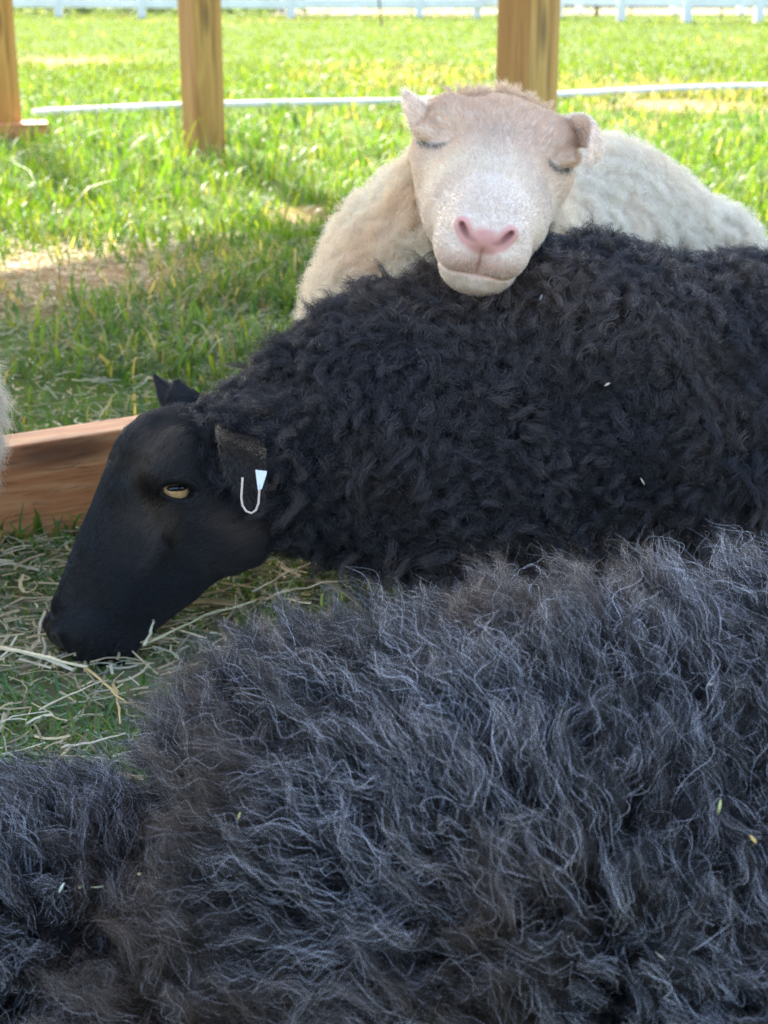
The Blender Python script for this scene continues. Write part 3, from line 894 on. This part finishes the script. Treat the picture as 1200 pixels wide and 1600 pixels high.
# ---------------------------------------------------------------- near charcoal sheep
gry = empty('charcoal_sheep', (.4, .95, 0))
tag(gry, 'charcoal grey long-woolled sheep filling the foreground, only its back and flank in view', 'sheep', 'sheep resting together')
def near_body(g):
    d = sd_cone(g, PN(700, 1370, .62), PN(1400, 1360, .68), .158, .20)
    d = smin(d, sd_cone(g, PN(700, 1370, .62), PN(540, 1275, .66), .147, .095), .05)
    d = smin(d, sd_cone(g, PN(530, 1290, .64), PN(520, 1450, .58), .082, .075), .04)
    d = smin(d, sd_cone(g, (.08, .92, .02), (1.0, .98, .02), .18, .22), .08)
    d = smin(d, sd_cone(g, PN(550, 1285, .67), PN(410, 1225, .71), .085, .056), .03)
    d = np.minimum(d, sd_cone(g, PN(20, 1400, .78), PN(480, 1345, .78), .052, .060))      # far side of the fold
    d = np.minimum(d, sd_cone(g, PN(-60, 1700, .74), PN(560, 1660, .70), .050, .065))     # bottom of the fold
    l = sd_cone(g, PN(60, 1445, .65), PN(-260, 1530, .62), .075, .10)
    m = sd_cone(g, PN(290, 1650, .51), PN(360, 1800, .50), .046, .06)
    return np.minimum(d, np.minimum(l, m))+.020*vnoise(g*9)+.012*vnoise(g*21+4)
nV, nF = surface_nets(near_body, (-.7, .5, -.15), (1.35, 1.45, .5), .010)
nV = smooth_verts(nV, nF, 1); nN = vert_normals(nV, nF)
M_nskin = noise_mat('charcoal_skin', (.012, .011, .011), (.025, .022, .02), scale=30, rough=.8)
link('body', fast_mesh('near_body', nV, [nF]), gry, M_nskin)

# ================================================================== WOOL AND HAIR
M_wool_grey = hair_mat('charcoal_wool', rough=.38, spec=.6, trans=.15)
M_wool_black = hair_mat('black_wool', rough=.42, spec=.5)
M_wool_white = hair_mat('cream_wool', rough=.6, spec=.25, trans=.6)
M_hair_black = hair_mat('black_face_hair', rough=.36, spec=.5)
M_hair_white = hair_mat('cream_face_hair', rough=.5, spec=.3, trans=.5)

def fcent(V, F): return V[F].mean(1)
def above(V, F, N, far=.12, zmin=.0):
    c = fcent(V, F); w_ = view_weight(c, nrm(N[F].mean(1)), far)
    return np.where(c[:, 2] > zmin, w_, w_*.1)

def local_flow(p, nv, base, amp, sc):
    """lean direction: base plus slow swirls, made tangent to the skin"""
    nz = np.stack([vnoise(p*sc+7.1), vnoise(p*sc+31.7), vnoise(p*sc+57.9)], -1)
    f = np.asarray(base)+amp*nz
    return nrm(f-.65*(f*nv).sum(-1, keepdims=True)*nv)

# --- near sheep: long loose staples --------------------------------
p, nv = scatter(nV, nF, nN, 16000, above(nV, nF, nN, .03, -.02)); p, nv = thin(p, nv, .0135)
print('near locks', len(p))
base = np.tile(np.array([-.45, .62, .1]), (len(p), 1))
lf = np.clip((-.12-p[:, 0])/.06, 0, 1)[:, None]
base = base*(1-lf)+np.array([-.9, .15, .0])*lf
fl = local_flow(p, nv, base, .45, 9)
dd_ = (p-cC)@cF; ux = 600+FPX*((p-cC)@cR)/dd_; uy = 800-FPX*((p-cC)@cU)/dd_
def seg_d(a, b):
    a = np.array(a, float); b = np.array(b, float); w_ = np.stack([ux, uy], 1)-a
    t_ = np.clip((w_@(b-a))/((b-a)@(b-a)), 0, 1); return np.linalg.norm(w_-t_[:, None]*(b-a), axis=1)
cleft = np.minimum(seg_d((235, 1230), (305, 1350)), seg_d((305, 1350), (190, 1500)))
llen = .058*np.clip(.25+cleft/95, .25, 1)          # short wool down inside the fold
pos, li, st = wool(p, nv, fl, 100, 12, llen, .0062, .80, .72, wave=(.0058, 1.5), frizz=.0028, stray=.12, lvar=.45, stray_len=1.15)
n = len(pos)
lockc = rng.random(len(p))
tone = .55+.9*vnoise(p*14)
brown = np.clip(vnoise(p*11+40)*1.6-.1, 0, 1)
brown = np.maximum(brown, np.clip(1.3-np.linalg.norm((p-PN(270, 1530, .53))/np.array([.09, .09, .09]), axis=1), 0, 1))
c = np.array([.012, .0105, .0105])*(1+0*li)[:, None]
lite = rng.random(n) < .07+.15*np.clip(tone[li], 0, 1)
c[lite] = np.array([.57, .58, .63])*(.6+.9*rng.random((lite.sum(), 1)))  # pale fibres; the bluish cast is sky sheen put into their colour
c = c*(1-brown[li][:, None]*.7)+np.array([.085, .055, .034])*brown[li][:, None]*.7*(1+2*lite[:, None])
c *= (.7+.6*rng.random((n, 1)))
rad = np.where(lite, .00015, .00013)*(.7+.6*rng.random(n))
make_curves('fleece', pos, rad, c*.85, M_wool_grey, gry)

# --- black sheep: short crimped knots, smoother along the spine ------
p, nv = scatter(bV, bF, bN, 30000, above(bV, bF, bN, .02, .0)); p, nv = thin(p, nv, .0105)
print('black locks', len(p))
# no long wool on the face
lp = (p-fb[0])@fb[1]/SB
keep = ~((lp[:, 1] > .015) & (np.linalg.norm((lp-np.array([0, .13, -.03]))/np.array([.10, .18, .13]), axis=1) < 1))
p, nv = p[keep], nv[keep]
base = np.tile(np.array([-.25, -.25, -.55]), (len(p), 1))
fl = local_flow(p, nv, base, .7, 11)
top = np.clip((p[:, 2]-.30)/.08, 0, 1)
mat_ = np.clip(.5+1.1*vnoise(p*26+8), 0, 1)
ln = (.020+.012*top+.008*rng.random(len(p)))*(.6+.95*mat_)
pos, li, st = wool(p, nv, fl, 34, 12, ln, .0040, .35, .8, wave=(.002, 1.2), helix=(.0036, 1.8), frizz=.0009, stray=.06, lvar=.3, stray_len=1.1)
n = len(pos)
tone = np.clip(.5+.9*vnoise(p*10+3), 0, 1)
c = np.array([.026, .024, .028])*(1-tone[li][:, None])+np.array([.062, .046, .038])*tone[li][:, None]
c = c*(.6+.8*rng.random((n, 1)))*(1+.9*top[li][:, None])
lite = rng.random(n) < .11
c[lite] *= 3
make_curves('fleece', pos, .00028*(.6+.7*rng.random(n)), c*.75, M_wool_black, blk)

# longer combed locks lying over the knots
p, nv = scatter(bV, bF, bN, 5200, above(bV, bF, bN, .02, .0)); p, nv = thin(p, nv, .019)
lp = (p-fb[0])@fb[1]/SB
keep = (vnoise(p*8+21)+.25*rng.normal(size=len(p)) > -.05) & ~((lp[:, 1] > -.02) & (np.linalg.norm((lp-np.array([0, .13, -.03]))/np.array([.11, .19, .14]), axis=1) < 1))
p, nv = p[keep], nv[keep]
fl = local_flow(p, nv, np.tile(np.array([-.45, -.2, -.35]), (len(p), 1)), .8, 7)
pos, li, st = wool(p, nv, fl, 40, 12, .046, .0046, .62, .88, wave=(.0042, 1.6), frizz=.0016, stray=.12, lvar=.45)
n = len(pos); tn = np.clip(.5+vnoise(p*9+77), 0, 1)[li][:, None]
c = (np.array([.032, .029, .032])*(1-tn)+np.array([.075, .055, .045])*tn)*(.6+.9*rng.random((n, 1)))
make_curves('outer_fleece', pos, .00026*(.7+.6*rng.random(n)), c, M_wool_black, blk)

# --- white sheep: soft curls -----------------------------------------
p, nv = scatter(wV, wF, wN, 16000, above(wV, wF, wN, .02, .0)); p, nv = thin(p, nv, .0125)
print('white locks', len(p))
lp = (p-fw[0])@fw[1]/SW
keep = ~((lp[:, 1] > .03) & (np.linalg.norm((lp-np.array([0, .13, -.01]))/np.array([.068, .17, .085]), axis=1) < 1))
p, nv = p[keep], nv[keep]
fl = local_flow(p, nv, np.tile(np.array([-.2, -.15, -.7]), (len(p), 1)), .6, 9)
pos, li, st = wool(p, nv, fl, 46, 11, .033, .0058, .15, .75, wave=(.0036, 1.5), helix=(.0032, 1.6), frizz=.0020, stray=.18, lvar=.35, stray_len=1.15)
n = len(pos)
tone = np.clip(.5+.9*vnoise(p*13), 0, 1)[li][:, None]
c = np.array([.97, .87, .74])*(1-tone)+np.array([.96, .78, .60])*tone
right = np.clip((p[:, 0]-.18)/.12, 0, 1)[li][:, None]  # sky light painted in: wool paler and cooler towards the right
c = c*(1-right*.6)+np.array([.97, .90, .81])*right*.6
c *= .8+.3*rng.random((n, 1))
make_curves('fleece', pos, .00030*(.6+.7*rng.random(n)), np.clip(c*1.06, 0, .97), M_wool_white, wht)

# --- short hair of the two faces ---------------------------------------
def face_hair(lV_, F_, wV_, wN_, fr, n, length, rad, colf, mat, parent, bare_fn=None, lift=.35):
    Fc = lV_[F_].mean(1)
    wt = view_weight(wV_[F_].mean(1), nrm(wN_[F_].mean(1)), .12)
    if bare_fn is not None: wt = wt*bare_fn(Fc)
    lp_, ln_ = scatter(lV_, F_, nrm(wN_@fr[1]), n, wt)
    # hair grows from the nose back over the head and down the cheeks
    fl_ = np.tile(np.array([0, -1., -.05]), (n, 1)); fl_[:, 2] -= np.clip(-lp_[:, 2]*6, -.6, .8); fl_[:, 0] += np.tanh(lp_[:, 0]/.03)*.25
    nz = np.stack([vnoise(lp_*60), vnoise(lp_*60+9), vnoise(lp_*60+19)], -1)
    fl_ = fl_+.45*nz+.22*rng.normal(size=(n, 3))
    fl_ = nrm(fl_-(fl_*ln_).sum(-1, keepdims=True)*ln_)
    L = length(lp_)*(.6+.8*rng.random(n))
    t = np.linspace(0, 1, 4)
    up = lift*(1-.5*t)*t
    sc_ = np.array(parent['head_scale'])
    pl = lp_[:, None]*sc_+(fl_[:, None]*t[None, :, None]+ln_[:, None]*up[None, :, None])*L[:, None, None]
    pw = pl@fr[1].T+fr[0]
    make_curves('face_hair', pw, rad*(.7+.6*rng.random(n)), colf(lp_), mat, parent)

blk['head_scale'] = list(SB); wht['head_scale'] = list(SW)
def bcol(q):
    f_ = fold(q)
    t_ = np.clip(.35+1.2*vnoise(q*20), 0, 1)
    def spot(c, r): return np.clip(1.4-np.linalg.norm((f_-np.array(c))/np.array(r), axis=1), 0, 1)
    br = np.maximum(np.maximum(spot((.045, .040, .040), (.03, .05, .03)), spot((.045, .120, -.005), (.03, .04, .03))), spot((.050, .035, -.050), (.04, .06, .05)))
    m_ = np.clip(br*(.35+.9*t_), 0, 1)[:, None]
    c_ = np.array([.012, .0115, .013])*(1-m_)+np.array([.095, .064, .043])*m_
    return .7*c_*(.4+1.2*rng.random((len(q), 1)))
def bbare(q):
    q = fold(q)
    sa, ca = math.sin(EYE_SLANT), math.cos(EYE_SLANT)
    e = q-np.array([0, EYB, .006]); e = np.stack([e[:, 0], ca*e[:, 1]+sa*e[:, 2], -sa*e[:, 1]+ca*e[:, 2]], 1)
    eye_ = np.linalg.norm(e[:, 1:]/np.array([.021, .012]), axis=1)
    pad = np.linalg.norm((q-np.array([.008, .264, -.024]))/np.array([.024, .03, .0165]), axis=1)
    return np.where((eye_ < 1) & (q[:, 0] > .03), 0, 1)*np.clip((pad-.9)*5, 0, 1)*np.clip(1-1.6*mouth_line(q), .05, 1)
face_hair(lV, lF, bhV, bhN, fb, 52000, lambda q: np.where((q[:, 1] < .09) & (q[:, 2] < -.03), .018, np.where(q[:, 1] < .06, .015, np.where(q[:, 1] > .2, .005, .010))), .00022, bcol, M_hair_black, blk, bbare)
def wcol(q):
    t_ = np.clip(.45+.9*vnoise(q*25), 0, 1)[:, None]
    fore = np.clip((.17-q[:, 1])/.09, 0, 1)[:, None]*np.clip(.5+q[:, 2:3]*18, 0, 1)
    c_ = np.array([.97, .86, .74])*(1-.85*fore)+np.array([.93, .72, .53])*.85*fore
    return np.clip(c_*(1-.16*t_)*(.80+.4*rng.random((len(q), 1))), 0, .97)
def wbare(q):
    q = fold(q)
    ds_ = np.min([sd_cone(q, a_, b_, .0, .0) for a_, b_ in zip(SLIT[:-1], SLIT[1:])], 0)
    lip = np.clip(1-1.3*mouth_line(q), .12, 1)
    return np.clip(1-1.3*nose_skin(q), 0, 1)*np.where(ds_ < .0036, .04, 1)*np.where(q[:, 1] > .19, lip, 1)
face_hair(wlV, wlF, whV, whN, fw, 62000, lambda q: np.where(q[:, 1] < .05, .015+.012*np.clip(vnoise(q*45)*2, 0, 1), np.where(q[:, 1] > .2, .0050, .0110)), .00022, wcol, M_hair_white, wht, wbare, lift=.40)
for o_ in (blk, wht): del o_['head_scale']

# --- fuzzy crown of the white sheep
Fc = wlV[wlF].mean(1)
wt = np.clip((.045-Fc[:, 1])/.02, 0, 1)*np.clip((Fc[:, 2]-.005)/.01, 0, 1)
lp_, ln_ = scatter(wlV, wlF, nrm(whN@fw[1]), 420, wt)
p = (lp_*SW)@fw[1].T+fw[0]; nv = ln_@fw[1].T
fl = nrm(np.tile(cU*.55+.3*toCam, (len(p), 1))+.7*rng.normal(size=(len(p), 3)))
pos, li, st = wool(p, nv, fl, 34, 8, .019, .0030, .6, .7, wave=(.0016, 1.1), frizz=.0012, stray=.12, lvar=.5)
c = np.array([.84, .68, .52])*(.75+.4*rng.random((len(pos), 1)))
make_curves('crown_wool', pos, .00016, np.clip(c, 0, .95), M_wool_white, wht)

# --- ears, lashes ------------------------------------------------------
def ear_hair(ear, n, L, rad, colr, mat, parent):
    V_, F_ = ear; N_ = vert_normals(V_, F_)
    p_, n_ = scatter(V_, F_, N_, n)
    m = len(V_)//2
    tipdir = nrm(V_[m-5]-V_[4])
    d_ = nrm(tipdir+.35*rng.normal(size=(n, 3))); d_ = nrm(d_-.8*(d_*n_).sum(-1, keepdims=True)*n_)
    t = np.linspace(0, 1, 4)
    pos_ = p_[:, None]+(d_[:, None]*t[None, :, None]+n_[:, None]*(.35*t*(1-.4*t))[None, :, None])*(L*(.5+rng.random(n)))[:, None, None]
    make_curves('ear_hair', pos_, rad, np.asarray(colr)*(.6+.8*rng.random((n, 1))), mat, parent)
ear_hair(earN, 7000, .008, .00022, (.040, .030, .023), M_hair_black, blk)
ear_hair(earF, 1500, .005, .00012, (.016, .013, .012), M_hair_black, blk)
ear_hair(earF2, 2000, .005, .00012, (.014, .012, .012), M_hair_black, blk)
ear_hair(earL, 5000, .008, .00022, (.96, .87, .77), M_hair_white, wht)
ear_hair(earR, 6000, .008, .00022, (.96, .87, .77), M_hair_white, wht)
for sx in (-1, 1):
    n = 26
    s_ = rng.random(n)*(len(SLIT)-1.001); k_ = s_.astype(int); f_ = (s_-k_)[:, None]
    r0 = SLIT[k_]*(1-f_)+SLIT[k_+1]*f_
    d_ = nrm(np.stack([.3+.3*rng.normal(size=n), .55+.15*rng.normal(size=n), -.75+.2*rng.normal(size=n)], 1))
    t = np.linspace(0, 1, 5)
    pl = r0[:, None]+d_[:, None]*(t*.0070)[None, :, None]*(.5+.8*rng.random(n))[:, None, None]+np.array([0, .0025, .001])*(t**2)[None, :, None]
    pl = pl*np.array([sx, 1, 1])*SW
    make_curves('eyelashes', pl@fw[1].T+fw[0], .00016, np.tile(np.array([.10, .085, .075]), (n, 1)), M_hair_black, wht)

# ---------------------------------------------------------------- eye of the black sheep
def uvsphere(c, r, A=None, n=24, m=14):
    th = np.linspace(0, np.pi, m); ph = np.linspace(0, 2*np.pi, n, endpoint=False)
    T, Pp = np.meshgrid(th, ph, indexing='ij')
    v = np.stack([np.sin(T)*np.cos(Pp), np.sin(T)*np.sin(Pp), np.cos(T)], -1).reshape(-1, 3)*np.asarray(r)
    if A is not None: v = v@np.asarray(A).T
    i = np.arange(n); j = (i+1) % n
    q_ = np.concatenate([np.stack([k*n+i, (k+1)*n+i, (k+1)*n+j, k*n+j], 1) for k in range(m-1)])
    return v+np.asarray(c), q_
M_iris = noise_mat('amber_iris', (.42, .20, .06), (.66, .40, .17), scale=160, rough=.12, spec=.5)
M_pupil = noise_mat('dark_pupil', (.006, .006, .007), (.012, .011, .012), scale=200, rough=.08, spec=.5)
for sx in (-1, 1):
    sa, ca = math.sin(EYE_SLANT), math.cos(EYE_SLANT)
    er = fb[1]@np.array([[1, 0, 0], [0, ca, -sa], [0, sa, ca]])
    ce = np.array([sx*(.0600*SB[0]-.0195), EYB*SB[1], .006*SB[2]])
    v, qd = uvsphere(ce@fb[1].T+fb[0], .0195)
    eye = link('eye', fast_mesh('eye', v, [qd]), blk, M_iris)
    v, qd = uvsphere(ce@fb[1].T+fb[0]+er@np.array([sx*.0150, 0, .0028]), (.0058, .0120, .0046), er)
    o = bpy.data.objects.new('pupil', fast_mesh('pupil', v, [qd])); COL.objects.link(o); o.data.materials.append(M_pupil)
    o.parent = eye

# ear tag: wire loop through the ear with a white plate
M_tag = noise_mat('tag_plastic', (.78, .77, .74), (.86, .85, .82), scale=60, rough=.4)
M_loop = noise_mat('tag_loop', (.66, .46, .34), (.76, .60, .48), scale=60, rough=.4)
TD = .945
loop = [(379, 746), (378, 762), (377, 778), (379, 790), (385, 799), (393, 802), (400, 797), (404, 786), (405, 770), (406, 756)]
v, qd, tr = tube([P(x, y, TD) for x, y in loop], .0012, 8, up=toCam)
tg = link('ear_tag', fast_mesh('ear_tag', v, [qd, tr]), blk, M_loop)
tg['label'] = 'pinkish wire loop tag with white plate'
pl = [(399, 734), (417, 736), (416, 742), (409, 764), (403, 766)]
f_ = np.array([P(x, y, TD-.001) for x, y in pl]); b_ = f_-toCam*.0022
import bmesh as _b
bm = _b.new(); vf = [bm.verts.new(x) for x in f_]; vb = [bm.verts.new(x) for x in b_]
bm.faces.new(vf); bm.faces.new(vb[::-1])
for k in range(5): bm.faces.new([vf[k], vb[k], vb[(k+1) % 5], vf[(k+1) % 5]])
_b.ops.recalc_face_normals(bm, faces=bm.faces[:])
mp_ = bpy.data.meshes.new('tag_plate'); bm.to_mesh(mp_); bm.free(); mp_.materials.append(M_tag)
o = bpy.data.objects.new('tag_plate', mp_); COL.objects.link(o); o.parent = tg

# ---------------------------------------------------------------- fourth sheep, only a sliver at the left edge
frt = empty('pale_sheep', (-.9, 1.9, 0))
tag(frt, 'pale cream sheep mostly out of view, a sliver of fleece at the left edge', 'sheep', 'sheep resting together')
def fourth(g):
    d = sd_cone(g, P(-192, 655, 1.08), P(-440, 660, 1.30), .122, .17)
    return smin(d, sd_cone(g, P(-420, 640, 1.30), P(-800, 560, 1.8), .17, .20), .06)+.006*vnoise(g*20)
zV, zF = surface_nets(fourth, (-2.0, 1.3, -.12), (-.3, 2.9, .7), .014)
zV = smooth_verts(zV, zF, 1); zN = vert_normals(zV, zF)
M_zskin = noise_mat('pale_skin', (.55, .47, .38), (.66, .58, .48), scale=30, rough=.8)
link('body', fast_mesh('fourth_body', zV, [zF]), frt, M_zskin)
p, nv = scatter(zV, zF, zN, 9000, above(zV, zF, zN, .15, .0)); p, nv = thin(p, nv, .014)
fl = local_flow(p, nv, np.tile(np.array([.1, -.1, -.8]), (len(p), 1)), .4, 9)
pos, li, st = wool(p, nv, fl, 36, 9, .042, .005, .5, .8, wave=(.003, 1.2), frizz=.0018, stray=.16, stray_len=1.2)
c = np.array([.80, .73, .62])*(.75+.35*rng.random((len(pos), 1)))
make_curves('fleece', pos, .0002, c, M_wool_white, frt)

# ---------------------------------------------------------------- chaff caught in the wool
def on_wool(px, py, f, off, d0=-.1, d1=1.6):
    d = d0
    while d < d1:
        x = P(px, py, d)
        if float(f(np.array([x], np.float32))[0]) < off: return x
        d += .003
    return P(px, py, d)
fl_ = [(375, 1272, 11, 3.2, 70, (.55, .52, .20), 'yellow-green chaff fleck in the near fleece beside the fold'),
       (472, 1301, 7, 3, 40, (.75, .76, .74), 'small white fleck in the near fleece'),
       (99, 1384, 15, 4, 62, (.60, .62, .50), 'pale leaf fragment on the near fleece, lower left'),
       (128, 1382, 8, 4, 10, (.62, .60, .30), 'round yellowish chaff fleck beside the pale leaf fragment'),
       (155, 1382, 18, 1.6, 5, (.60, .58, .34), 'thin straw sliver beside the yellowish fleck, lower left'),
       (220, 1362, 6, 3, 10, (.66, .62, .30), 'tiny yellow fleck above the fold, lower left'),
       (1120, 1258, 20, 4, 78, (.52, .55, .22), 'green-yellow grass bit in the near fleece by the right edge'),
       (1173, 1308, 13, 4.5, -50, (.72, .50, .18), 'orange seed husk in the near fleece by the right edge'),
       (843, 1475, 5, 4.5, 0, (.78, .62, .25), 'yellow seed dot low in the near fleece'),
       (1108, 1067, 7, 3.5, 20, (.72, .68, .55), 'pale seed fleck high in the near fleece at right'),
       (1030, 1490, 20, 1.4, -40, (.66, .58, .46), 'pale thread lying low in the near fleece at right')]
M_chaff = attr_mat('chaff_material', rough=.6, spec=.3, noise=.25, nscale=400, trans=.15)
for px, py, L, W, an, colr, lab in fl_:
    a0 = on_wool(px, py, near_body, .036)
    d = (a0-cC)@cF; k = d/FPX
    ax = cR*math.cos(R_(an))+cU*math.sin(R_(an))
    s = np.linspace(-1, 1, 6)
    pts_ = a0+toCam*.006+ax*(s*L*k*.6)[:, None]+toCam*(.0015*(1-s*s))[:, None]
    v, qd, tr = tube(pts_, W*k*.6*(1-.55*s*s), 6, .4, up=toCam)
    tag(link('chaff_fleck', fast_mesh('chaff_fleck', v, [qd, tr], True, np.tile(np.array(colr), (len(v), 1))), None, M_chaff), lab, 'chaff', 'chaff caught in the near fleece')
for px, py, L, W, an, colr, lab in [(845, 465, 7, 3, 70, (.8, .8, .8), 'white fleck on the black back below the pink nose'),
                               (1003, 752, 10, 2, -60, (.70, .60, .40), 'pale straw bit in the black wool, right of middle'),
                               (948, 601, 8, 3, 30, (.66, .60, .50), 'pale fleck high on the black flank')]:
    a0 = on_wool(px, py, black_body, .022, .6)
    d = (a0-cC)@cF; k = d/FPX
    ax = cR*math.cos(R_(an))+cU*math.sin(R_(an)); s = np.linspace(-1, 1, 6)
    v, qd, tr = tube(a0+toCam*.004+ax*(s*L*k*.6)[:, None], W*k*.6*(1-.55*s*s), 6, .4, up=toCam)
    tag(link('chaff_fleck', fast_mesh('chaff_fleck', v, [qd, tr], True, np.tile(np.array(colr), (len(v), 1))), None, M_chaff), lab, 'chaff', 'chaff caught in the black wool')
